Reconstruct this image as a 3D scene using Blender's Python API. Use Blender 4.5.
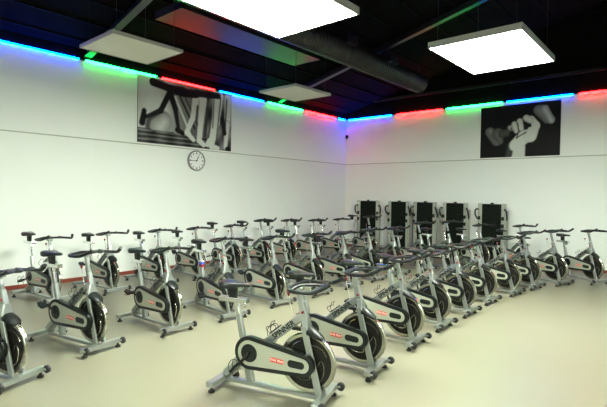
import bpy, bmesh, math, random
from mathutils import Vector, Matrix
random.seed(7)
R = math.radians
for o in list(bpy.data.objects): bpy.data.objects.remove(o)
scn = bpy.context.scene
COL = scn.collection

# ------------------------------------------------------------------ camera
YAW, PITCH, ROLL, FPX, EYE = 0.7111969, 0.0218263, 0.0152139, 452.03, 1.85
cd = bpy.data.cameras.new('camera'); cam = bpy.data.objects.new('camera', cd); COL.objects.link(cam)
cd.sensor_width = 36; cd.lens = 36 * FPX / 607; cd.clip_start = 0.05; cd.clip_end = 200
F = Vector((-math.sin(YAW)*math.cos(PITCH), math.cos(YAW)*math.cos(PITCH), -math.sin(PITCH)))
Rt = Vector((math.cos(YAW), math.sin(YAW), 0)); Up = Rt.cross(F)
R2 = math.cos(ROLL)*Rt + math.sin(ROLL)*Up; U2 = -math.sin(ROLL)*Rt + math.cos(ROLL)*Up
m = Matrix((R2, U2, -F)).transposed().to_4x4(); m.translation = (0, 0, EYE)
cam.matrix_world = m
scn.camera = cam

# ------------------------------------------------------------------ world, exposure
w = bpy.data.worlds.new('world'); scn.world = w; w.use_nodes = True
w.node_tree.nodes['Background'].inputs[0].default_value = (0.02, 0.02, 0.02, 1)
w.node_tree.nodes['Background'].inputs[1].default_value = 0.3
vs = scn.view_settings
vs.view_transform = 'Standard'; vs.look = 'None'; vs.gamma = 1; vs.exposure = 0.0; vs.use_curve_mapping = False
LAMP_POWER = 78.0
LAMP_COL = (0.96, 1.0, 0.88)
STRIP = {'blue': ((0.0, 0.05, 1.0), 100.0), 'green': ((0.006, 1.0, 0.09), 62.0), 'red': ((1.0, 0.003, 0.0035), 95.0)}

# ------------------------------------------------------------------ materials
def mat(name, col, rough=.5, metal=0., emit=None, power=0., noise=None, bump=None, spec=.5, coat=0.):
    mt = bpy.data.materials.new(name); mt.use_nodes = True
    nt = mt.node_tree; b = nt.nodes['Principled BSDF']
    b.inputs['Base Color'].default_value = (*col, 1); b.inputs['Roughness'].default_value = rough
    b.inputs['Metallic'].default_value = metal; b.inputs['Specular IOR Level'].default_value = spec
    b.inputs['Coat Weight'].default_value = coat
    if emit:
        b.inputs['Emission Color'].default_value = (*emit, 1); b.inputs['Emission Strength'].default_value = power
    tc = None
    if noise or bump:
        tc = nt.nodes.new('ShaderNodeTexCoord')
    if noise:
        sc, amt = noise
        n = nt.nodes.new('ShaderNodeTexNoise'); n.inputs['Scale'].default_value = sc; n.inputs['Detail'].default_value = 4
        r = nt.nodes.new('ShaderNodeValToRGB')
        r.color_ramp.elements[0].position = .3; r.color_ramp.elements[1].position = .7
        r.color_ramp.elements[0].color = (*[c*(1-amt) for c in col], 1); r.color_ramp.elements[1].color = (*[min(1, c*(1+amt)) for c in col], 1)
        nt.links.new(tc.outputs['Object'], n.inputs['Vector']); nt.links.new(n.outputs['Fac'], r.inputs['Fac']); nt.links.new(r.outputs['Color'], b.inputs['Base Color'])
    if bump:
        sc, st = bump
        n = nt.nodes.new('ShaderNodeTexNoise'); n.inputs['Scale'].default_value = sc
        bp = nt.nodes.new('ShaderNodeBump'); bp.inputs['Strength'].default_value = st; bp.inputs['Distance'].default_value = .01
        nt.links.new(tc.outputs['Object'], n.inputs['Vector']); nt.links.new(n.outputs['Fac'], bp.inputs['Height']); nt.links.new(bp.outputs['Normal'], b.inputs['Normal'])
    return mt
M = dict(
    wall=mat('wall_paint', (.86, .91, .86), .55, noise=(.35, .02), spec=.3),
    wall_low=mat('wall_panel_paint', (.84, .89, .835), .5, noise=(.3, .02), spec=.3),
    seam=mat('panel_seam', (.42, .44, .36), .7),
    floor=mat('vinyl_floor', (.198, .193, .132), .36, noise=(.8, .03), spec=.4),
    base=mat('baseboard_red', (.25, .045, .02), .5),
    black=mat('ceiling_black', (.003, .003, .003), .9, noise=(3, .3), spec=.04),
    steel_black=mat('black_steel', (.008, .008, .008), .30, noise=(6, .2), spec=.6),
    flat=mat('flat_duct_black', (.006, .006, .006), .40, spec=.45),
    duct=mat('duct_metal', (.03, .03, .028), .36, .4, noise=(4, .15)),
    silver=mat('silver_paint', (.32, .35, .32), .30, .7, noise=(9, .05)),
    chrome=mat('chrome', (.78, .80, .78), .14, 1.),
    rim=mat('rim_steel', (.38, .38, .31), .20, .9),
    panel=mat('guard_silver', (.33, .35, .27), .4, .05),
    rubber=mat('rubber', (.012, .013, .013), .6),
    plastic=mat('black_plastic', (.008, .011, .010), .34, spec=.28),
    saddle=mat('saddle_vinyl', (.010, .013, .013), .30, spec=.4),
    disc=mat('flywheel_black', (.008, .008, .006), .5, spec=.2),
    red=mat('red_print', (.62, .06, .04), .45),
    redk=mat('red_plastic', (.22, .006, .010), .4),
    pale=mat('pale_print', (.72, .68, .60), .5),
    bluet=mat('blue_tape', (.05, .10, .55), .5),
    frame_white=mat('lamp_frame', (.30, .30, .27), .5),
    tile=mat('panel_face', (.62, .62, .55), .7, noise=(2, .02)),
    lamp=mat('lamp_diffuser', (.9, .9, .85), .5, emit=LAMP_COL, power=LAMP_POWER),
    clockface=mat('clock_face', (.85, .87, .84), .4),
    clockrim=mat('clock_rim', (.30, .31, .30), .3, .6),
    belt=mat('treadmill_belt', (.006, .009, .006), .8, noise=(14, .35), spec=.12),
    alu=mat('rail_aluminium', (.42, .45, .38), .4, .3),
    alu_dark=mat('grey_cover', (.34, .35, .30), .5),
)
for k, (c, p) in STRIP.items():
    M['tube_' + k] = mat('tube_' + k, c, .5, emit=c, power=p)

# ------------------------------------------------------------------ mesh helpers
def link(name, bm, mats, parent=None, smooth=False, loc=None):
    me = bpy.data.meshes.new(name)
    if smooth:
        for f in bm.faces: f.smooth = True
    bm.normal_update(); bm.to_mesh(me); bm.free()
    for mm in (mats if isinstance(mats, (list, tuple)) else [mats]): me.materials.append(mm)
    if smooth and hasattr(me, 'set_sharp_from_angle'): me.set_sharp_from_angle(angle=R(42))
    o = bpy.data.objects.new(name, me); COL.objects.link(o)
    if parent: o.parent = parent
    if loc: o.location = loc
    return o
def setp(bm, n0, idx):
    bm.faces.ensure_lookup_table()
    for f in bm.faces[n0:]: f.material_index = idx
def box(bm, x0, x1, y0, y1, z0, z1, mi=0, bev=0):
    n0 = len(bm.faces)
    vv = [bm.verts.new((x, y, z)) for x in (x0, x1) for y in (y0, y1) for z in (z0, z1)]
    fs = [bm.faces.new([vv[i] for i in q]) for q in ((0,1,3,2),(4,6,7,5),(0,4,5,1),(2,3,7,6),(0,2,6,4),(1,5,7,3))]
    for f in fs: f.material_index = mi
    if bev:
        r = bmesh.ops.bevel(bm, geom=list({e for f in fs for e in f.edges}), offset=bev, segments=2, affect='EDGES', profile=.6)
        for f in r['faces']: f.material_index = mi
def beam(bm, p0, p1, w0, h0, w1=None, h1=None, side=(0, 1, 0), bev=.006, mi=0):
    """square-section bar from p0 to p1; w along `side`, h across"""
    p0, p1 = Vector(p0), Vector(p1); w1 = w1 or w0; h1 = h1 or h0
    d = (p1-p0).normalized(); s = Vector(side); s = (s - d*s.dot(d)).normalized(); n = d.cross(s)
    a = [bm.verts.new(p0 + s*w0/2*i + n*h0/2*j) for i, j in ((-1,-1),(1,-1),(1,1),(-1,1))]
    b = [bm.verts.new(p1 + s*w1/2*i + n*h1/2*j) for i, j in ((-1,-1),(1,-1),(1,1),(-1,1))]
    fs = [bm.faces.new(a[::-1]), bm.faces.new(b)] + [bm.faces.new((a[i], a[(i+1) % 4], b[(i+1) % 4], b[i])) for i in range(4)]
    for f in fs: f.material_index = mi
    if bev:
        r = bmesh.ops.bevel(bm, geom=list({e for f in fs for e in f.edges}), offset=bev, segments=1, affect='EDGES')
        for f in r['faces']: f.material_index = mi
def catmull(pts, k=5, closed=False):
    P = [Vector(p) for p in pts]; n = len(P); out = []
    for i in range(n if closed else n-1):
        if closed: a, b, c, d = P[i-1], P[i], P[(i+1) % n], P[(i+2) % n]
        else: a, b, c, d = P[max(i-1, 0)], P[i], P[i+1], P[min(i+2, n-1)]
        for t in range(k):
            t /= k
            out.append(.5*((2*b)+(c-a)*t+(2*a-5*b+4*c-d)*t*t+(3*b-a-3*c+d)*t**3))
    if not closed: out.append(P[-1])
    return out
def tube(bm, pts, r, seg=8, closed=False, mi=0, smooth_k=0):
    P = catmull(pts, smooth_k, closed) if smooth_k else [Vector(p) for p in pts]
    n = len(P); rr = r if callable(r) else (lambda t: r)
    rings = []; nrm = None
    for i, p in enumerate(P):
        d = (P[(i+1) % n] - P[i-1]) if closed else (P[min(i+1, n-1)] - P[max(i-1, 0)])
        d.normalize()
        if nrm is None:
            nrm = d.orthogonal().normalized()
        nrm = (nrm - d*nrm.dot(d)).normalized(); bn = d.cross(nrm)
        q = rr(i/max(n-1, 1))
        rings.append([bm.verts.new(p + (nrm*math.cos(2*math.pi*j/seg) + bn*math.sin(2*math.pi*j/seg))*q) for j in range(seg)])
    for i in range(n if closed else n-1):
        a, b = rings[i], rings[(i+1) % n]
        off = 0
        if closed and i == n-1:
            off = min(range(seg), key=lambda o: (a[0].co-b[o].co).length)
        for j in range(seg):
            bm.faces.new((a[j], a[(j+1) % seg], b[(j+1+off) % seg], b[(j+off) % seg])).material_index = mi
    if not closed:
        bm.faces.new(rings[0][::-1]).material_index = mi; bm.faces.new(rings[-1]).material_index = mi
def lathe(bm, prof, c, axis='y', seg=32, mis=None, closed=True):
    """prof: list of (radius, offset along axis); closed ring profile or cap when radius==0"""
    c = Vector(c); rings = []
    for r_, t in prof:
        ring = []
        if r_ < 1e-6:
            v = {'y': (0, t, 0), 'z': (0, 0, t), 'x': (t, 0, 0)}[axis]; ring = [bm.verts.new(c+Vector(v))]
        else:
            for j in range(seg):
                a = 2*math.pi*j/seg; ca, sa = math.cos(a)*r_, math.sin(a)*r_
                v = {'y': (sa, t, ca), 'z': (ca, sa, t), 'x': (t, ca, sa)}[axis]
                ring.append(bm.verts.new(c+Vector(v)))
        rings.append(ring)
    pairs = list(zip(rings, rings[1:])) + ([(rings[-1], rings[0])] if closed and len(rings[0]) > 1 and len(rings[-1]) > 1 else [])
    for k, (a, b) in enumerate(pairs):
        mi = mis[k] if mis else 0
        for j in range(seg):
            if len(a) == 1 and len(b) == 1: continue
            if len(a) == 1: f = bm.faces.new((a[0], b[j], b[(j+1) % seg]))
            elif len(b) == 1: f = bm.faces.new((a[j], b[0], a[(j+1) % seg]))
            else: f = bm.faces.new((a[j], b[j], b[(j+1) % seg], a[(j+1) % seg]))
            f.material_index = mi
    bmesh.ops.recalc_face_normals(bm, faces=bm.faces)
def hull2(c0, r0, c1, r1, n=20):
    """outline (x,z) of the hull of two circles"""
    dx, dz = c1[0]-c0[0], c1[1]-c0[1]; D = math.hypot(dx, dz); th = math.atan2(dz, dx); be = math.acos((r0-r1)/D)
    out = []
    for i in range(n+1):
        a = th + be + (2*math.pi-2*be)*i/n; out.append((c0[0]+r0*math.cos(a), c0[1]+r0*math.sin(a)))
    for i in range(n+1):
        a = th - be + 2*be*i/n; out.append((c1[0]+r1*math.cos(a), c1[1]+r1*math.sin(a)))
    return out
def prism(bm, outline, y0, y1, mi=0, bev=0):
    a = [bm.verts.new((x, y0, z)) for x, z in outline]; b = [bm.verts.new((x, y1, z)) for x, z in outline]; n = len(a)
    f0 = bm.faces.new(a); f1 = bm.faces.new(b[::-1]); fs = [f0, f1]
    for i in range(n): fs.append(bm.faces.new((a[i], b[i], b[(i+1) % n], a[(i+1) % n])))
    for f in fs: f.material_index = mi
    if bev:
        r = bmesh.ops.bevel(bm, geom=list(f0.edges)+list(f1.edges), offset=bev, segments=2, affect='EDGES')
        for f in r['faces']: f.material_index = mi
    bmesh.ops.recalc_face_normals(bm, faces=bm.faces)
def empty(name, loc=(0, 0, 0), rz=0):
    o = bpy.data.objects.new(name, None); COL.objects.link(o); o.location = loc; o.rotation_euler = (0, 0, rz); o.empty_display_size = .2
    return o
def tag(o, label, cat, group=None, kind=None):
    o['label'] = label; o['category'] = cat
    if group: o['group'] = group
    if kind: o['kind'] = kind
    return o
def struct(o, label=None):
    o['kind'] = 'structure'
    if label: o['label'] = label
    return o
def boxo(name, dims, mt, parent=None, bev=0):
    bm = bmesh.new(); box(bm, *dims, bev=bev); return link(name, bm, mt, parent)
def text_mesh(s, size, ext=.0008):
    cu = bpy.data.curves.new('lettering', 'FONT'); cu.body = s; cu.size = size; cu.extrude = ext; cu.resolution_u = 2
    cu.align_x = 'CENTER'; cu.align_y = 'CENTER'; cu.offset = size*.028
    o = bpy.data.objects.new('lettering', cu); COL.objects.link(o)
    me = bpy.data.meshes.new_from_object(o.evaluated_get(bpy.context.evaluated_depsgraph_get()))
    bpy.data.objects.remove(o); bpy.data.curves.remove(cu)
    return me

# ------------------------------------------------------------------ room shell
XL, YB, XR, YF = -9.473, 13.301, 4.5, -4.5
ZS, ZM = 4.50, 2.915          # top of the white walls, seam between wall panels
SL = .24                      # roof slope
def roofz(x): return 4.72 + SL*(x-XL)
bm = bmesh.new(); box(bm, XL-.3, XR+.3, YF-.3, YB+.3, -.2, 0); struct(link('floor', bm, M['floor']))
ZT = roofz(XR)+.3
def wall_left():
    bm = bmesh.new()
    box(bm, XL-.25, XL, YF-.25, YB, 0, ZM-.012, 1)
    box(bm, XL-.25, XL-.012, YF-.25, YB, ZM-.012, ZM+.010, 2)
    box(bm, XL-.25, XL, YF-.25, YB, ZM+.010, ZS, 0)
    box(bm, XL-.25, XL, YF-.25, YB, ZS, roofz(XL), 3)
    for y in [YF+1.1*i for i in range(1, 17)]:      # vertical panel joints
        box(bm, XL, XL+.0015, y-.002, y+.002, .1, ZM-.012, 1)
    struct(link('wall_left', bm, [M['wall'], M['wall_low'], M['seam'], M['black']]))
def wall_back():
    bm = bmesh.new()
    box(bm, XL-.25, XR+.25, YB, YB+.25, 0, ZM-.012, 1)
    box(bm, XL-.25, XR+.25, YB+.012, YB+.25, ZM-.012, ZM+.010, 2)
    box(bm, XL-.25, XR+.25, YB, YB+.25, ZM+.010, ZS, 0)
    box(bm, XL-.25, XR+.25, YB, YB+.25, ZS, ZT, 3)
    struct(link('wall_back', bm, [M['wall'], M['wall_low'], M['seam'], M['black']]))
wall_left(); wall_back()
bm = bmesh.new(); box(bm, XR, XR+.25, YF-.25, YB, 0, ZS, 0); box(bm, XR, XR+.25, YF-.25, YB, ZS, ZT, 1); struct(link('wall_right', bm, [M['wall'], M['black']]))
bm = bmesh.new(); box(bm, XL, XR, YF-.25, YF, 0, ZS, 0); box(bm, XL, XR, YF-.25, YF, ZS, ZT, 1); struct(link('wall_front', bm, [M['wall'], M['black']]))
bm = bmesh.new()
vv = [bm.verts.new(c) for c in [(x, y, roofz(x)+dz) for dz in (0, .2) for x, y in ((XL-.25, YF-.25), (XR+.25, YF-.25), (XR+.25, YB+.25), (XL-.25, YB+.25))]]
for q in ((0,1,2,3),(7,6,5,4),(0,4,5,1),(1,5,6,2),(2,6,7,3),(3,7,4,0)): bm.faces.new([vv[i] for i in q])
bmesh.ops.recalc_face_normals(bm, faces=bm.faces)
nx = 22
for i in range(nx):           # ribs of the roof deck, running along the room
    x = XL + (XR-XL)*(i+.5)/nx; z = roofz(x)
    box(bm, x-.03, x+.03, YF, YB, z-.02, z+.03)
struct(link('ceiling', bm, M['black']))
struct(boxo('baseboard_left', (XL, XL+.014, YF, YB-.014, 0, .075), M['base']))
struct(boxo('baseboard_back', (XL, XR, YB-.014, YB, 0, .075), M['base']))
# dark steel ledge above the light tubes
struct(boxo('trim_1', (XL+.0, XR, YB-.10, YB, 5.00, 5.07), M['steel_black']))

# ------------------------------------------------------------------ ceiling steel, duct
for i, (y, lab) in enumerate([(-1.55, 'black sloping roof beam behind the viewpoint'), (4.14, 'black sloping roof beam lit green, rising behind the larger unlit ceiling panel'),
                              (9.8, 'black sloping roof beam lit red and green, rising behind the smaller unlit ceiling panel')]):
    bm = bmesh.new()
    a = Vector((XL, y, 4.56)); b = Vector((XR, y, 4.56+SL*(XR-XL)))
    beam(bm, a+Vector((0, 0, .01)), b+Vector((0, 0, .01)), .14, .02, bev=0)
    beam(bm, a+Vector((0, 0, .09)), b+Vector((0, 0, .09)), .02, .14, bev=0)
    tag(link('roof_beam', bm, M['steel_black']), lab, 'roof beam', 'roof beams')
# corrugated round duct
bm = bmesh.new()
cx, cz, rad = -6.05, 5.06, .25
prof = []
y = -3.5; k = 0
while y < 12.1:
    prof.append((rad + (.012 if k % 2 else -.006), y)); y += .045; k += 1
lathe(bm, [(0, -3.5)] + prof + [(0, 12.1)], (cx, 0, cz), 'y', 28, closed=False)
duct = empty('air_duct', (0, 0, 0)); tag(duct, 'round corrugated dark air duct running under the black ceiling', 'air duct')
link('duct_pipe', bm, M['duct'], duct, True)
for y in (8.2, 10.0):
    boxo('outlet_grille', (cx+.16, cx+.34, y-.2, y+.2, cz+.08, cz+.24), M['steel_black'], duct, .01)
for y in (1.5, 5.2, 8.9, 12.0):
    bm = bmesh.new(); tube(bm, [(cx, y, cz+.2), (cx, y, roofz(cx)-.01)], .008, 6); link('hanger_rod', bm, M['steel_black'], duct)
# flat black duct beside it
t = boxo('flat_duct', (-7.22, -6.42, 4.32, 7.95, 4.86, 4.99), M['flat'], None, 0)
tag(t, 'flat black duct section beside the round duct, faintly tinted red, blue and green', 'air duct')

# ------------------------------------------------------------------ light tubes
def strip_tube(side, a, b, colour, lab):
    t = empty('light_tube', (XL+.019, (a+b)/2, ZS) if side == 'L' else ((a+b)/2, YB-.019, ZS), 0)
    L = (b-a)/2
    bm = bmesh.new()
    if side == 'L': tube(bm, [(0, -L+.03, 0), (0, L-.03, 0)], .015, 10)
    else: tube(bm, [(-L+.03, 0, 0), (L-.03, 0, 0)], .015, 10)
    link('tube', bm, M['tube_' + colour], t, True)
    for e in (-1, 1):
        c = e*(L-.015)
        d = (-.019, .022, c-.015, c+.015, -.022, .022) if side == 'L' else (c-.015, c+.015, -.022, .019, -.022, .022)
        boxo('socket', d, M['steel_black'], t, .004)
    tag(t, lab, 'light tube', 'coloured light tubes along the wall tops')
LS = [(-4.3, -2.75, 'blue'), (-2.65, -1.0, 'green'), (-.95, .72, 'red'), (.8, 2.4, 'blue'), (2.46, 4.0, 'blue'), (4.06, 5.73, 'green'), (5.81, 7.41, 'red'), (7.5, 9.17, 'blue'), (9.26, 10.9, 'green'), (10.95, 12.65, 'red'), (12.71, 13.19, 'blue')]
LL = ['blue light tube, furthest behind the viewpoint on the left wall', 'green light tube on the left wall behind the viewpoint', 'red light tube on the left wall beside the viewpoint', 'blue light tube on the left wall just outside the left edge',
      'blue light tube at the left edge of the photo', 'green light tube above the left wall, left of the big runner poster', 'red light tube directly above the running legs poster', 'long blue light tube right of the running legs poster',
      'green light tube behind the smaller unlit ceiling panel', 'red light tube on the left wall nearest the room corner', 'short blue light tube on the left wall ending in the corner']
for (a, b, c), lab in zip(LS, LL): strip_tube('L', a, b, c, lab)
BS = [(-9.42, -7.61, 'blue'), (-7.49, -5.85, 'red'), (-5.78, -4.09, 'green'), (-4.04, -2.36, 'blue'), (-2.29, -.6, 'red'), (-.5, 1.2, 'green'), (1.3, 3.0, 'blue')]
BL = ['blue light tube on the back wall starting at the corner', 'red light tube on the back wall, second from the corner', 'green light tube on the back wall, left of the dumbbell poster',
      'blue light tube directly above the fist and dumbbell poster', 'red light tube on the back wall at the right edge of the photo', 'green light tube on the back wall outside the right edge', 'blue light tube on the back wall near the right wall']
for (a, b, c), lab in zip(BS, BL): strip_tube('B', a, b, c, lab)

# ------------------------------------------------------------------ hanging lamps and panels
def lamp(x0, x1, y0, y1, z, lit, lab, grp):
    cxx, cyy = (x0+x1)/2, (y0+y1)/2; hx, hy = (x1-x0)/2, (y1-y0)/2
    t = empty('ceiling_lamp' if lit else 'ceiling_panel', (cxx, cyy, z))
    h = .09 if lit else .05
    bm = bmesh.new()
    e = .02
    box(bm, -hx, -hx+e, -hy, hy, 0, h); box(bm, hx-e, hx, -hy, hy, 0, h)
    box(bm, -hx+e, hx-e, -hy, -hy+e, 0, h); box(bm, -hx+e, hx-e, hy-e, hy, 0, h)
    box(bm, -hx+e, hx-e, -hy+e, hy-e, h-.01, h)
    link('frame', bm, M['frame_white'], t)
    bm = bmesh.new(); box(bm, -hx+e, hx-e, -hy+e, hy-e, .004, .02); link('diffuser' if lit else 'face_board', bm, M['lamp'] if lit else M['tile'], t)
    for sx in (-1, 1):
        for sy in (-1, 1):
            bm = bmesh.new(); px, py = sx*(hx-.1), sy*(hy-.1)
            tube(bm, [(px, py, h), (px, py, (roofz(cxx+px) if lit or cxx+px > -6.4 or cyy < 5 else 4.865)-z-.01)], .003, 4); link('hanging_wire', bm, M['steel_black'], t)
    tag(t, lab, 'ceiling lamp' if lit else 'ceiling panel', grp)
LG = 'lit square ceiling lamps'; PG = 'unlit square ceiling panels'
lamp(-4.42, -3.08, 2.95, 4.55, 4.0, True, 'brightly lit square ceiling lamp at the top centre, nearest the viewer', LG)
lamp(-3.0, -1.71, 6.22, 8.02, 4.0, True, 'brightly lit square ceiling lamp above the right-hand row, near the dumbbell poster', LG)
lamp(-2.3, -.96, -3.9, -2.3, 4.0, True, 'assumed square ceiling lamp out of view on the left, added as fill light', LG)  # assumed lamp, never in view; added to light the floor on the left
lamp(1.7, 3.0, -.8, .8, 4.0, True, 'assumed square ceiling lamp out of view on the right, added as fill light', LG)  # second assumed lamp, out of view, added to brighten the right-hand floor
lamp(-7.08, -6.04, 2.98, 4.10, 4.0, False, 'unlit pale square ceiling panel left, above the green light tube', PG)
lamp(-7.12, -6.06, 6.75, 7.9, 4.0, False, 'unlit pale square ceiling panel nearer the room corner', PG)

# ------------------------------------------------------------------ posters (printed pictures)
BOOST = 3.1
def painted(name, W, H, nx, ny, fn):
    """a board whose face carries a greyscale print computed per point; fn(u,v) with v downwards"""
    bm = bmesh.new(); lay = bm.loops.layers.color.new('print')
    g = [[bm.verts.new((W*i/nx, 0, H*(1-j/ny))) for i in range(nx+1)] for j in range(ny+1)]
    cache = {}
    for j in range(ny):
        for i in range(nx):
            f = bm.faces.new((g[j+1][i], g[j+1][i+1], g[j][i+1], g[j][i]))
            for l, (a, b) in zip(f.loops, ((i, j+1), (i+1, j+1), (i+1, j), (i, j))):
                if (a, b) not in cache: cache[(a, b)] = max(0, min(1, fn(a/nx, b/ny)))
                c = min(.85, BOOST*cache[(a, b)]); l[lay] = (c, c, c, 1)
    n0 = len(bm.faces)
    b_ = .02
    vs_ = [bm.verts.new((x, y, z)) for x in (0, W) for y in (.0005, b_) for z in (0, H)]
    for q in ((0,1,3,2),(4,6,7,5),(2,3,7,6),(0,2,6,4),(1,5,7,3)):
        bm.faces.new([vs_[k] for k in q]).material_index = 1
    return bm
def print_mat():
    mt = bpy.data.materials.new('poster_print'); mt.use_nodes = True; nt = mt.node_tree
    b = nt.nodes['Principled BSDF']; a = nt.nodes.new('ShaderNodeVertexColor'); a.layer_name = 'print'
    tint = nt.nodes.new('ShaderNodeMix'); tint.data_type = 'RGBA'; tint.blend_type = 'MULTIPLY'; tint.inputs[0].default_value = 1
    tint.inputs[7].default_value = (.95, 1, .93, 1)
    nt.links.new(a.outputs['Color'], tint.inputs[6]); nt.links.new(tint.outputs[2], b.inputs['Base Color']); b.inputs['Roughness'].default_value = .5
    b.inputs['Specular IOR Level'].default_value = .2
    return mt
M['print'] = print_mat()
def seg(px, py, ax, ay, bx, by):
    dx, dy = bx-ax, by-ay; t = max(0, min(1, ((px-ax)*dx+(py-ay)*dy)/(dx*dx+dy*dy+1e-9)))
    return math.hypot(px-ax-t*dx, py-ay-t*dy), t
def lay_caps(v, x, y, caps):
    for (ax, ay, ra, bx, by, rb, tone, soft) in caps:
        d, t = seg(x, y, ax, ay, bx, by); rr = ra+(rb-ra)*t
        k = max(0, min(1, (rr-d)/soft+.5)); 
        v = v*(1-k) + tone*(.8+.35*max(0, 1-d/max(rr, 1e-4)))*k
    return v
def runners(u, v):
    x, y = u*347, v*190          # painted on a 347 x 190 sheet
    c = .30 + .08*math.sin(x*.02+1) + .10*math.exp(-((x-75)**2+(y-90)**2)/1800) - .04*(x > 180)
    if x > 240: c = .16 + .10*math.sin(x*.12+y*.03)*math.sin(y*.06)
    c = lay_caps(c, x, y, [(62, 140, 38, 78, 122, 30, .16, 10), (72, 142, 34, 88, 122, 26, .34, 8)])
    if y > 148+.03*x and x < 262: c = .085 + .12*(math.sin(y*.50+.15*math.sin(x*.03)) > .35) + .04*math.sin(x*.1)
    c = lay_caps(c, x, y, [
        (112, 20, 9, 74, 92, 8, .035, 4), (74, 92, 8, 28, 116, 5, .05, 4), (20, 100, 7, 14, 134, 9, .012, 4), (14, 134, 7, 24, 112, 5, .012, 3),
        (104, 30, 10, 124, 80, 9, .03, 4), (124, 80, 8, 136, 138, 6, .035, 4), (132, 142, 8, 152, 150, 7, .012, 3),
        (140, 40, 3, 196, 130, 3, .05, 3), (124, 45, 3, 180, 150, 3, .60, 3), (160, 40, 2, 210, 120, 2, .06, 2),
        (200, 30, 13, 192, 92, 11, .55, 5), (192, 92, 10, 166, 146, 7, .62, 4), (166, 146, 8, 192, 166, 7, .50, 4),
        (228, 34, 15, 220, 104, 11, .50, 5), (220, 104, 10, 214, 166, 9, .66, 4), (214, 166, 9, 232, 178, 8, .62, 3), (246, 60, 5, 236, 150, 5, .10, 4), (206, 60, 4, 200, 110, 3, .14, 3),
        (290, 12, 22, 280, 100, 16, .48, 6), (280, 100, 16, 262, 176, 12, .55, 5), (300, 20, 3, 284, 150, 3, .20, 3), (272, 30, 3, 268, 120, 3, .22, 3),
        (334, 12, 18, 330, 100, 14, .42, 5), (330, 100, 13, 322, 178, 9, .40, 4), (326, 20, 3, 320, 120, 3, .14, 3), (262, 180, 9, 290, 184, 7, .62, 4),
        (308, 88, 9, 318, 132, 8, .03, 4), (330, 184, 8, 344, 186, 6, .02, 4), (246, 176, 8, 252, 160, 5, .6, 3)])
    c = lay_caps(c, x, y, [(48, 14, 12, 105, 22, 11, .008, 3), (105, 24, 12, 150, 24, 15, .010, 4), (150, 26, 13, 200, 24, 12, .012, 4), (200, 20, 11, 290, 14, 10, .015, 5)])
    c /= 1.5
    return c
o = link('wall_poster', painted('wall_poster', 2.70, 1.515, 150, 84, runners), [M['print'], M['plastic']])
o.rotation_euler = (0, 0, R(90)); o.location = (XL+.0235, 5.245, 2.955)
tag(o, 'black and white poster of running legs on treadmills, above the wall clock', 'poster', 'black and white wall posters')
BOOST = 2.0
def fist(u, v):
    x, y = u*405, v*275
    c = .008
    c = lay_caps(c, x, y, [
        # far weight (right), near weight (left), bar between
        (318, 30, 14, 366, 92, 14, .26, 6), (300, 40, 26, 345, 88, 26, .24, 8), (330, 38, 20, 362, 100, 16, .34, 6),
        (52, 135, 26, 90, 185, 28, .22, 8), (95, 150, 34, 110, 190, 16, .17, 8), (120, 150, 22, 165, 140, 18, .13, 6),
        (40, 140, 8, 80, 200, 8, .19, 6),
        # forearm, wrist, palm
        (190, 300, 48, 195, 225, 44, .56, 7), (150, 285, 18, 165, 215, 20, .12, 12), (188, 215, 32, 232, 172, 38, .48, 8),
        (262, 170, 34, 285, 120, 24, .48, 6), (285, 120, 24, 262, 88, 22, .54, 5),
        # dark grip
        (170, 150, 14, 250, 105, 17, .02, 8),
        # fingers
        (158, 118, 13, 170, 128, 12, .30, 4), (180, 102, 15, 192, 140, 13, .40, 4), (208, 90, 16, 216, 128, 14, .44, 4), (240, 76, 18, 262, 90, 17, .42, 5),
        (200, 150, 3, 196, 178, 2, .06, 5), (192, 176, 2, 240, 150, 3, .10, 6), (165, 122, 2, 170, 142, 2, .05, 4), (198, 98, 2, 203, 138, 2, .05, 4), (226, 84, 2, 236, 118, 3, .04, 4), (236, 118, 4, 262, 118, 6, .05, 6), (200, 232, 3, 196, 275, 3, .75, 6)])
    return c
o = link('wall_poster', painted('wall_poster', 2.05, 1.44, 140, 98, fist), [M['print'], M['plastic']])
o.location = (-4.71, YB-.0235, 2.955)
tag(o, 'black and white poster of a fist gripping a dumbbell on the back wall', 'poster', 'black and white wall posters')

# ------------------------------------------------------------------ clock and sensor
ck = empty('wall_clock', (XL+.002, 6.835, 2.635)); tag(ck, 'round white wall clock with a dark rim, below the running legs poster', 'clock')
bm = bmesh.new(); lathe(bm, [(.225, 0), (.255, 0), (.26, .03), (.245, .055), (.225, .045), (.22, .02)], (0, 0, 0), 'x', 40); link('rim', bm, M['clockrim'], ck, True)
bm = bmesh.new(); lathe(bm, [(0, .0), (.226, .0), (.226, .024), (0, .024)], (0, 0, 0), 'x', 40, closed=False); link('clock_dial', bm, M['clockface'], ck)
bm = bmesh.new()
for h in range(12):
    a = h*math.pi/6; r0, r1 = .165, .205
    s, c = math.sin(a), math.cos(a)
    beam(bm, (.026, s*r0, c*r0), (.026, s*r1, c*r1), .004, .016 if h % 3 else .026, side=(1, 0, 0), bev=0)
link('hour_marks', bm, M['plastic'], ck)
for nm, ang, L, wd in (('minute_hand', 268, .185, .012), ('hour_hand', 26, .125, .018)):
    a = R(ang); bm = bmesh.new(); beam(bm, (.031, -.03*math.sin(a), -.03*math.cos(a)), (.031, L*math.sin(a), L*math.cos(a)), .004, wd, side=(1, 0, 0), bev=0); link(nm, bm, M['plastic'], ck)
sn = empty('motion_sensor', (XL, YB, 3.87)); tag(sn, 'small dark sensor mounted high in the room corner', 'sensor')
boxo('mount', (0, .05, -.05, 0, -.05, .05), M['steel_black'], sn, .008)
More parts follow.
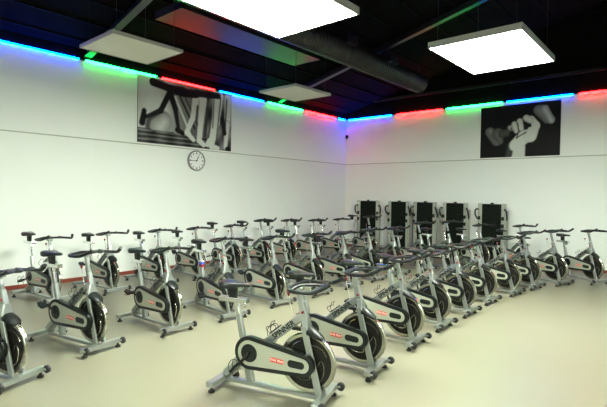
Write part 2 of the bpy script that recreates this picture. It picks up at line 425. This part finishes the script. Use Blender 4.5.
bm = bmesh.new(); lathe(bm, [(0, -.02), (.04, -.02), (.055, .05), (.03, .09), (0, .095)], (.07, -.07, 0), 'z', 16, closed=False); link('sensor_head', bm, M['plastic'], sn, True)
for v in (0,): pass

# ------------------------------------------------------------------ folded treadmills by the back wall
def treadmill():
    t = empty('folded_treadmill')
    # local: x across, y depth (-y to the room), z up
    bm = bmesh.new(); box(bm, -.27, .27, -.045, .045, .20, 1.60, bev=.02)
    tube(bm, [(-.26, 0, 1.60), (.26, 0, 1.60)], .045, 12); link('running_belt', bm, M['belt'], t)
    for s in (-1, 1):
        bm = bmesh.new(); beam(bm, (s*.312, -.01, .16), (s*.312, -.01, 1.66), .066, .13, bev=.012)
        beam(bm, (s*.315, -.085, .2), (s*.315, -.085, 1.6), .03, .02, bev=.003); link('side_rail', bm, M['alu'], t)
        for zz in (1.05, 1.25): boxo('rail_clip', (s*.315-.035, s*.315+.035, -.115, -.09, zz-.05, zz+.05), M['plastic'], t, .008)
        bm = bmesh.new(); tube(bm, [(s*.36, .02, 1.20), (s*.40, -.02, 1.24), (s*.42, -.10, 1.33), (s*.415, -.14, 1.44), (s*.38, -.12, 1.50), (s*.34, -.04, 1.48)], .022, 8, smooth_k=5); link('handle', bm, M['rubber'], t, True)
        bm = bmesh.new(); beam(bm, (s*.355, .12, .06), (s*.355, .12, 1.46), .05, .08, bev=.01); link('upright', bm, M['alu_dark'], t)
    bm = bmesh.new()
    for s in (-1, 1): beam(bm, (s*.355, -.26, .05), (s*.355, .30, .05), .08, .10, bev=.012)
    beam(bm, (-.38, .26, .05), (.38, .26, .05), .06, .06, bev=.01); beam(bm, (-.38, -.16, .05), (.38, -.16, .05), .06, .06, bev=.01)
    link('base_frame', bm, M['alu_dark'], t)
    bm = bmesh.new(); box(bm, -.34, .34, -.07, .12, .08, .22, bev=.03); link('motor_cover', bm, M['plastic'], t)
    bm = bmesh.new(); box(bm, -.34, .34, .07, .15, 1.26, 1.46, bev=.02); link('console', bm, M['plastic'], t)
    bm = bmesh.new(); box(bm, -.035, .035, -.05, .05, 1.62, 1.68, bev=.012); link('latch', bm, M['plastic'], t)
    return t
def children(o): return [c for c in bpy.data.objects if c.parent == o]
def tree(o):
    return (o, [tree(c) for c in children(o)])
def copy_tree(node, parent=None):
    o, ch = node; c = o.copy(); COL.objects.link(c); c.parent = parent
    kids = [copy_tree(k, c) for k in ch]
    return c
tm = treadmill(); tmt = tree(tm)
TL = ['upright folded treadmill nearest the room corner, turned slightly to the right', 'upright folded treadmill, second from the room corner', 'middle one of the five upright folded treadmills',
      'upright folded treadmill, second from the right of the five', 'upright folded treadmill furthest right, below and left of the dumbbell poster']
for i, (x, rz) in enumerate([(-8.22, 24), (-7.07, 0), (-6.18, 0), (-5.24, 0), (-4.20, 0)]):
    t = tm if i == 0 else copy_tree(tmt)
    t.location = (x, 12.86, 0); t.rotation_euler = (0, 0, R(rz)); t['label'] = TL[i]; t['category'] = 'treadmill'; t['group'] = 'folded treadmills along the back wall'

# ------------------------------------------------------------------ spinning bike
BB = (-.185, .385); HUB = (.352, .352)
def bike():
    t = empty('spinning_bike')
    for nm, x in (('rear_stabilizer', -.52), ('front_stabilizer', .52)):
        bm = bmesh.new(); box(bm, x-.035, x+.035, -.255, .255, .055, .105, bev=.010)
        link(nm, bm, M['silver'], t)
        for s in (-1, 1):
            bm = bmesh.new(); lathe(bm, [(0, 0), (.030, 0), (.032, .018), (.014, .026), (.012, .056), (0, .056)], (x, s*.215, 0), 'z', 12, closed=False)
            link('rubber_foot', bm, M['rubber'], t)
    for s in (-1, 1):
        bm = bmesh.new(); lathe(bm, [(0, -.014), (.030, -.016), (.038, -.010), (.038, .010), (.030, .016), (0, .014)], (.585, s*.235, .085), 'y', 20, closed=False)
        beam(bm, (.54, s*.235, .08), (.585, s*.235, .085), .044, .02, bev=.003, mi=1)
        link('transport_wheel', bm, [M['rubber'], M['silver']], t, True)
    # frame: floor rail, rear strut, diagonal tube, seat tube
    bm = bmesh.new()
    beam(bm, (-.50, 0, .060), (.50, 0, .060), .055, .036)
    beam(bm, (-.50, 0, .105), (BB[0]-.02, 0, BB[1]-.01), .105, .085, .085, .10, bev=.018)
    beam(bm, (BB[0]-.04, 0, BB[1]-.04), (.305, 0, .765), .060, .085, .055, .070, bev=.010)
    beam(bm, (-.225, 0, .07), (-.370, 0, .70), .055, .075, .045, .055, bev=.008)
    link('frame', bm, M['silver'], t)
    # fork with flared crown and head tube
    bm = bmesh.new()
    for s in (-1, 1):
        beam(bm, (.487, s*.050, .08), (.330, s*.052, .68), .024, .066, .024, .058, bev=.006)
    beam(bm, (.346, 0, .645), (.316, 0, .76), .135, .05, .06, .07, bev=.010)
    beam(bm, (.318, 0, .74), (.278, 0, .89), .056, .066, .050, .056, bev=.008)
    link('fork', bm, M['silver'], t)
    # flywheel
    bm = bmesh.new()
    lathe(bm, [(.229, -.016), (.257, -.019), (.266, -.012), (.266, .012), (.257, .019), (.229, .016)], (HUB[0], 0, HUB[1]), 'y', 48, mis=[1, 1, 1, 1, 1, 1])
    lathe(bm, [(0, -.020), (.03, -.020), (.035, -.010), (.229, -.009), (.229, .009), (.035, .010), (.03, .020), (0, .020)], (HUB[0], 0, HUB[1]), 'y', 48, closed=False)
    for s in (-1, 1):
        for a0 in (70, 160, 250, 340):
            pts = []
            for k in range(9):
                a = R(a0 + 34*math.sin(k/8*math.pi*1.3)); rr = .095 + .10*k/8
                pts.append((HUB[0]+rr*math.cos(a), s*.011, HUB[1]+rr*math.sin(a)))
            pts += [(HUB[0]+(.195)*math.cos(R(a0+q)), s*.011, HUB[1]+(.195)*math.sin(R(a0+q))) for q in (-36, -48)]
            tube(bm, pts, .0055, 4, mi=1)
    link('flywheel', bm, [M['disc'], M['rim']], t, True)
    # chain guard
    g0 = bmesh.new(); prism(g0, hull2(BB, .152, HUB, .100), -.112, -.066, bev=.008)
    gd = link('chain_guard', g0, M['plastic'], t)
    bm = bmesh.new(); prism(bm, hull2(BB, .116, (HUB[0]-.005, HUB[1]), .062), -.1165, -.110, bev=.001); link('guard_panel', bm, M['panel'], gd)
    bm = bmesh.new(); prism(bm, hull2((.240, .358), .033, (.335, .354), .032), -.1190, -.1155, bev=.001); link('guard_slot', bm, M['plastic'], gd)
    bm = bmesh.new(); prism(bm, hull2((.050, .364), .021, (.155, .358), .0209), -.1180, -.1155); lg = link('badge', bm, M['red'], gd)
    me = text_mesh('STAR TRAC', .027, .0006); me.materials.append(M['pale'])
    o = bpy.data.objects.new('badge_lettering', me); COL.objects.link(o); o.parent = gd; o.location = (.1025, -.1185, .3610); o.rotation_euler = (R(90), R(3), 0)
    # left-hand guard stub
    bm = bmesh.new(); lathe(bm, [(0, .050), (.06, .050), (.06, .066), (0, .070)], (BB[0], 0, BB[1]), 'y', 20, closed=False); link('bearing_cap', bm, M['plastic'], t, True)
    # lettering on the diagonal tube
    me = text_mesh('SPINNER', .069, .0008); me.materials.append(M['plastic'])
    ang = math.atan2(.42, .53)
    dirv = Vector((math.cos(ang), 0, math.sin(ang))); c = Vector((.120, 0, .618))
    o = bpy.data.objects.new('tube_lettering', me); COL.objects.link(o); o.parent = t; o.location = (c.x, -.0305, c.z); o.rotation_euler = (R(90), -ang, 0)
    # cranks
    ck_ = bmesh.new()
    lathe(ck_, [(0, -.122), (.080, -.122), (.084, -.117), (.03, -.117), (0, -.117)], (0, 0, 0), 'y', 24, closed=False)
    beam(ck_, (0, -.130, 0), (-.165, -.135, 0), .018, .030, .014, .022, bev=.004, mi=1)
    beam(ck_, (0, .078, 0), (.165, .095, 0), .018, .030, .014, .022, bev=.004, mi=1)
    tube(ck_, [(0, -.14, 0), (0, .09, 0)], .012, 10, mi=1)
    cr = link('crank', ck_, [M['plastic'], M['plastic']], t, False, (BB[0], 0, BB[1]))
    for s, x, y in ((-1, -.165, -.19), (1, .165, .15)):
        bm = bmesh.new(); box(bm, -.045, .045, -.042, .042, -.012, .012, bev=.005)
        tube(bm, [(-.03, -s*.05, 0), (.0, -s*.05, 0)], .007, 6)
        for q in (-.032, .032):
            tube(bm, [(-.045, q, .012), (.0, q, .055), (.06, q, .058), (.085, q*.7, .02), (.045, q, -.012)], .0035, 5, smooth_k=3)
        tube(bm, [(-.02, -.04, -.02), (-.05, -.02, -.06), (-.045, .03, -.075), (-.01, .04, -.02)], .003, 4, smooth_k=3)
        link('pedal', bm, M['plastic'], cr, False, (x, y, 0))
    # saddle group
    bm = bmesh.new(); beam(bm, (-.335, 0, .52), (-.382, 0, .745), .034, .040, bev=.005); link('seat_post', bm, M['chrome'], t)
    bm = bmesh.new(); box(bm, -.565, -.255, -.036, .036, .738, .784, bev=.006); beam(bm, (-.42, 0, .775), (-.425, 0, .888), .05, .07, .055, .085, bev=.006, mi=1)
    lathe(bm, [(0, -.05), (.022, -.05), (.022, .0), (0, 0)], (-.29, 0, .718), 'y', 12, closed=False)
    link('seat_slider', bm, [M['chrome'], M['plastic']], t)
    bm = bmesh.new(); rings = []
    for (x, hw, zt, zb) in ((-.545, .02, .925, .915), (-.535, .065, .938, .902), (-.50, .092, .945, .892), (-.45, .095, .942, .890), (-.40, .068, .936, .893), (-.35, .040, .934, .898), (-.30, .028, .935, .902), (-.262, .022, .930, .904), (-.25, .010, .922, .910)):
        ring = []
        for k in range(12):
            a = 2*math.pi*k/12; ca, sa = math.cos(a), math.sin(a)
            yy = hw*math.copysign(abs(ca)**.7, ca); zz = (zt+zb)/2 + (zt-zb)/2*math.copysign(abs(sa)**.8, sa)
            if sa > 0: zz -= .006*max(0, 1-abs(yy)/.02)
            else: zz -= .016*min(1, abs(yy)/.09)
            ring.append(bm.verts.new(((x+.40)*1.15-.395, yy*1.08, (zz-.92)*1.25+.915)))
        rings.append(ring)
    for a, b in zip(rings, rings[1:]):
        for k in range(12): bm.faces.new((a[k], a[(k+1) % 12], b[(k+1) % 12], b[k]))
    bm.faces.new(rings[0][::-1]); bm.faces.new(rings[-1]); bmesh.ops.recalc_face_normals(bm, faces=bm.faces)
    link('saddle', bm, M['saddle'], t, True)
    # handlebar group
    bm = bmesh.new(); beam(bm, (.305, 0, .80), (.245, 0, 1.00), .036, .042, bev=.005); box(bm, .20, .30, -.03, .03, .985, 1.015, bev=.006); link('handlebar_post', bm, M['silver'], t)
    bm = bmesh.new(); z = 1.025
    tube(bm, [(.46, -.165, z+.075), (.42, -.185, z+.045), (.34, -.215, z+.008), (.22, -.225, z), (.14, -.19, z), (.11, -.10, z+.004), (.11, .10, z+.004), (.14, .19, z), (.22, .225, z), (.34, .215, z+.008), (.42, .185, z+.045), (.46, .165, z+.075)],
         lambda t: .0185 if t < .30 or t > .70 else .017, 8, smooth_k=4)
    tube(bm, [(.16, -.19, z+.004), (.20, -.10, z+.030), (.33, -.045, z+.036), (.38, 0, z+.036), (.33, .045, z+.036), (.20, .10, z+.030), (.16, .19, z+.004)], .014, 8, smooth_k=4)
    tube(bm, [(.34, -.21, z+.01), (.36, -.12, z+.03), (.36, -.04, z+.036)], .011, 6, smooth_k=3); tube(bm, [(.34, .21, z+.01), (.36, .12, z+.03), (.36, .04, z+.036)], .011, 6, smooth_k=3)
    bmesh.ops.translate(bm, verts=bm.verts, vec=(-.11, 0, 0)); bmesh.ops.scale(bm, verts=bm.verts, vec=(1.12, 1.12, 1)); bmesh.ops.translate(bm, verts=bm.verts, vec=(.225, 0, 0))
    link('handlebar', bm, M['plastic'], t, True)
    # brake knob, rod, pads
    bm = bmesh.new(); tube(bm, [(.16, -.012, .93), (.175, -.010, .86), (.215, -.005, .70)], .004, 6, mi=1)
    lathe(bm, [(0, -.025), (.006, -.018), (.017, .014), (.014, .020), (0, .022)], (.16, -.012, .945), 'z', 12, closed=False)
    link('brake_knob', bm, [M['redk'], M['chrome']], t, True)
    bm = bmesh.new(); lathe(bm, [(0, -.012), (.011, -.010), (.013, .008), (0, .012)], (.310, -.040, .80), 'y', 10, closed=False); link('adjuster_knob', bm, M['redk'], t, True)
    bm = bmesh.new(); box(bm, .20, .31, -.026, .026, .627, .655, bev=.008); link('brake_pad', bm, M['plastic'], t)
    # black sweat guard in front of the fork over the flywheel
    bm = bmesh.new(); rings = []
    for (x, hw, zt, zb) in ((.330, .040, .690, .630), (.36, .065, .678, .615), (.41, .068, .650, .605), (.46, .058, .615, .585), (.495, .032, .590, .565)):
        rings.append([bm.verts.new((x, yy*hw, zb+(zt-zb)*q)) for yy, q in ((-1, 0), (-1, .55), (-.6, .95), (0, 1), (.6, .95), (1, .55), (1, 0))])
    for a, b in zip(rings, rings[1:]):
        for k in range(7): bm.faces.new((a[k], a[(k+1) % 7], b[(k+1) % 7], b[k]))
    bm.faces.new(rings[0]); bm.faces.new(rings[-1]); bmesh.ops.recalc_face_normals(bm, faces=bm.faces)
    link('sweat_guard', bm, M['plastic'], t, True)
    # wire bottle cage on the diagonal tube
    n_ = Vector((-math.sin(ang), 0, math.cos(ang))); b0 = Vector((.045, 0, .558)) + n_*.045
    def L_(a, b, y): v = b0 + dirv*a*.8 + n_*b*.75; return (v.x, y, v.z)
    bm = bmesh.new()
    tube(bm, [L_(-.06, .0, -.02), L_(-.06, .07, -.035), L_(-.02, .085, -.035), L_(.0, .06, -.03), L_(.04, .10, -.03), L_(.07, .09, 0), L_(.04, .10, .03), L_(.0, .06, .03), L_(-.02, .085, .035), L_(-.06, .07, .035), L_(-.06, .0, .02)], .003, 5, smooth_k=3)
    tube(bm, [L_(-.07, .004, 0), L_(.11, .004, 0)], .006, 6)
    link('bottle_cage', bm, M['plastic'], t)
    return t
SEAT = {'seat_post', 'seat_slider', 'saddle'}; BAR = {'handlebar_post', 'handlebar'}
proto = bike(); ptree = tree(proto)
STK = {}
bm = bmesh.new(); box(bm, -.4145, -.3305, -.0245, .0245, .70, .74); box(bm, -.4125, -.3285, -.0245, .0245, .66, .70, mi=1); box(bm, -.4165, -.3325, -.0245, .0245, .74, .76, mi=2)
# name, front foot x, y, heading, bar raise, seat raise, crank angle, label
A_ = 'spinning bike in the front right-hand row'
rows = [
 ('A', -2.37, 3.12, 17, .00, .02, -50, 'large silver spinning bike nearest the viewer, saddle and whole flywheel in full view', {}),
 ('A', -2.40, 4.02, 9, .02, -.02, 60, 'spinning bike just right of and behind the nearest one, second in the front row', {}),
 ('A', -2.50, 5.10, 4, .03, -.03, 20, 'third spinning bike of the front right-hand row, counted from the viewer', {}),
 ('A', -2.55, 6.03, 0, .02, -.04, -100, 'fourth spinning bike of the front right-hand row, counted from the viewer', {}),
 ('A', -2.55, 6.99, 0, .04, -.03, 60, 'fifth spinning bike of the front right-hand row, counted from the viewer', {}),
 ('A', -2.57, 8.02, -2, .05, -.04, -60, 'sixth spinning bike of the front right-hand row, under the far lit lamp', {}),
 ('A', -2.45, 9.02, -5, .04, -.03, 100, 'fourth spinning bike from the far end of the front right-hand row', {}),
 ('A', -2.32, 9.92, -9, .09, -.03, 15, 'third spinning bike from the far end of the front right-hand row', {}),
 ('A', -2.00, 10.72, -20, .10, -.03, -30, 'spinning bike second from the far right end, just left of the last one', {}),
 ('A', -1.45, 11.42, -32, .10, .02, 15, 'spinning bike furthest right, seen side on beside the back wall, cut by the edge', {}),
 ('B', -4.73, 1.48, 20, .02, .0, 60, 'spinning bike cut off by the left photo edge, only front end visible', {}),
 ('B', -5.06, 2.41, 11, .09, .10, 30, 'spinning bike in the left foreground with the whole flywheel in view', {}),
 ('B', -5.04, 3.39, 2, .05, .04, 20, 'spinning bike with tilted black saddle, right of the left foreground one', {}),
 ('B', -5.00, 4.30, -6, .12, .10, -140, 'spinning bike with a red and blue marked seat post, behind the nearest saddle', {'tape': 1}),
 ('B', -5.04, 5.37, -4, .08, .06, 30, 'spinning bike of the middle row seen directly behind the nearest handlebar', {}),
 ('B', -5.04, 6.40, 0, .07, .16, -50, 'middle row spinning bike with the high black saddle, sixth from the left edge', {}),
 ('B', -5.02, 7.38, 0, .05, .0, 80, 'middle row spinning bike just left of the corner-side treadmill, seventh from the left edge', {}),
 ('B', -5.04, 8.35, 0, .06, .02, 10, 'middle row spinning bike in front of the treadmill nearest the corner', {}),
 ('B', -5.00, 9.30, -4, .05, .0, -70, 'middle row spinning bike in front of the second treadmill from the corner', {}),
 ('B', -4.80, 10.25, -8, .14, -.02, 50, 'middle row spinning bike in front of the middle treadmill', {}),
 ('B', -4.42, 11.00, -16, .16, .0, -20, 'middle row spinning bike between the third and fourth treadmills', {}),
 ('B', -3.85, 11.55, -28, .08, .0, 90, 'middle row spinning bike left of the rightmost treadmill', {}),
 ('B', -2.98, 11.85, -34, .10, .0, 10, 'half hidden spinning bike just right of the rightmost treadmill, behind the front row', {}),
 ('C', -7.75, 2.95, 6, .02, .12, -30, 'leftmost spinning bike of the row along the left wall', {}),
 ('C', -7.80, 3.95, 4, .04, .04, 30, 'second spinning bike from the left along the left wall, horn handlebar tip raised', {}),
 ('C', -7.78, 4.95, 2, .04, .02, -90, 'third spinning bike from the left along the left wall', {}),
 ('C', -7.80, 5.85, 0, .04, .0, 60, 'fourth spinning bike from the left along the left wall, below the wall clock', {}),
 ('C', -7.80, 6.85, 0, .05, .14, -20, 'back row spinning bike with a red and blue marked seat post, right of the clock', {'tape': 1}),
 ('C', -7.80, 7.80, 0, .14, .14, 100, 'sixth spinning bike from the left along the left wall, with raised handlebar', {}),
 ('C', -7.80, 8.75, 0, .11, .12, 10, 'seventh spinning bike from the left along the left wall', {}),
 ('C', -7.76, 9.80, 0, .08, .10, -60, 'eighth spinning bike from the left along the left wall', {}),
 ('C', -7.62, 10.75, -4, .08, .08, 45, 'back row spinning bike next to the last one before the treadmills', {}),
 ('C', -7.15, 11.62, -12, .14, .22, 0, 'back row spinning bike furthest from the viewer, in front of the treadmill nearest the corner', {}),
]
sk = ptree
for i, (row, fx, fy, hd, hb, sb, ca, lab, ex) in enumerate(rows):
    t = copy_tree(ptree)
    h = R(hd); t.rotation_euler = (0, 0, h)
    t.location = (fx-.55*math.cos(h), fy-.55*math.sin(h), 0)
    t['label'] = lab; t['category'] = 'exercise bike'
    t['group'] = {'A': 'spinning bikes in the front row', 'B': 'spinning bikes in the middle row', 'C': 'spinning bikes in the back row'}[row]
    for c in children(t):
        base = c.name.split('.')[0]
        if base in SEAT: c.location = (-.20*(sb+.05), 0, sb+.05)
        elif base in BAR: c.location = (-.21*hb, 0, hb)
        elif base == 'crank': c.rotation_euler = (0, R(ca), 0)
    if ex.get('tape'):
        if not STK:
            o = link('seat_post_tape', bm, [M['bluet'], M['redk'], M['pale']]); STK['o'] = o
        else:
            o = STK['o'].copy(); COL.objects.link(o)
        o.parent = t; o['label'] = 'red and blue sticker'
def kill(node):
    o, ch = node
    for k in ch: kill(k)
    bpy.data.objects.remove(o)
kill(ptree)
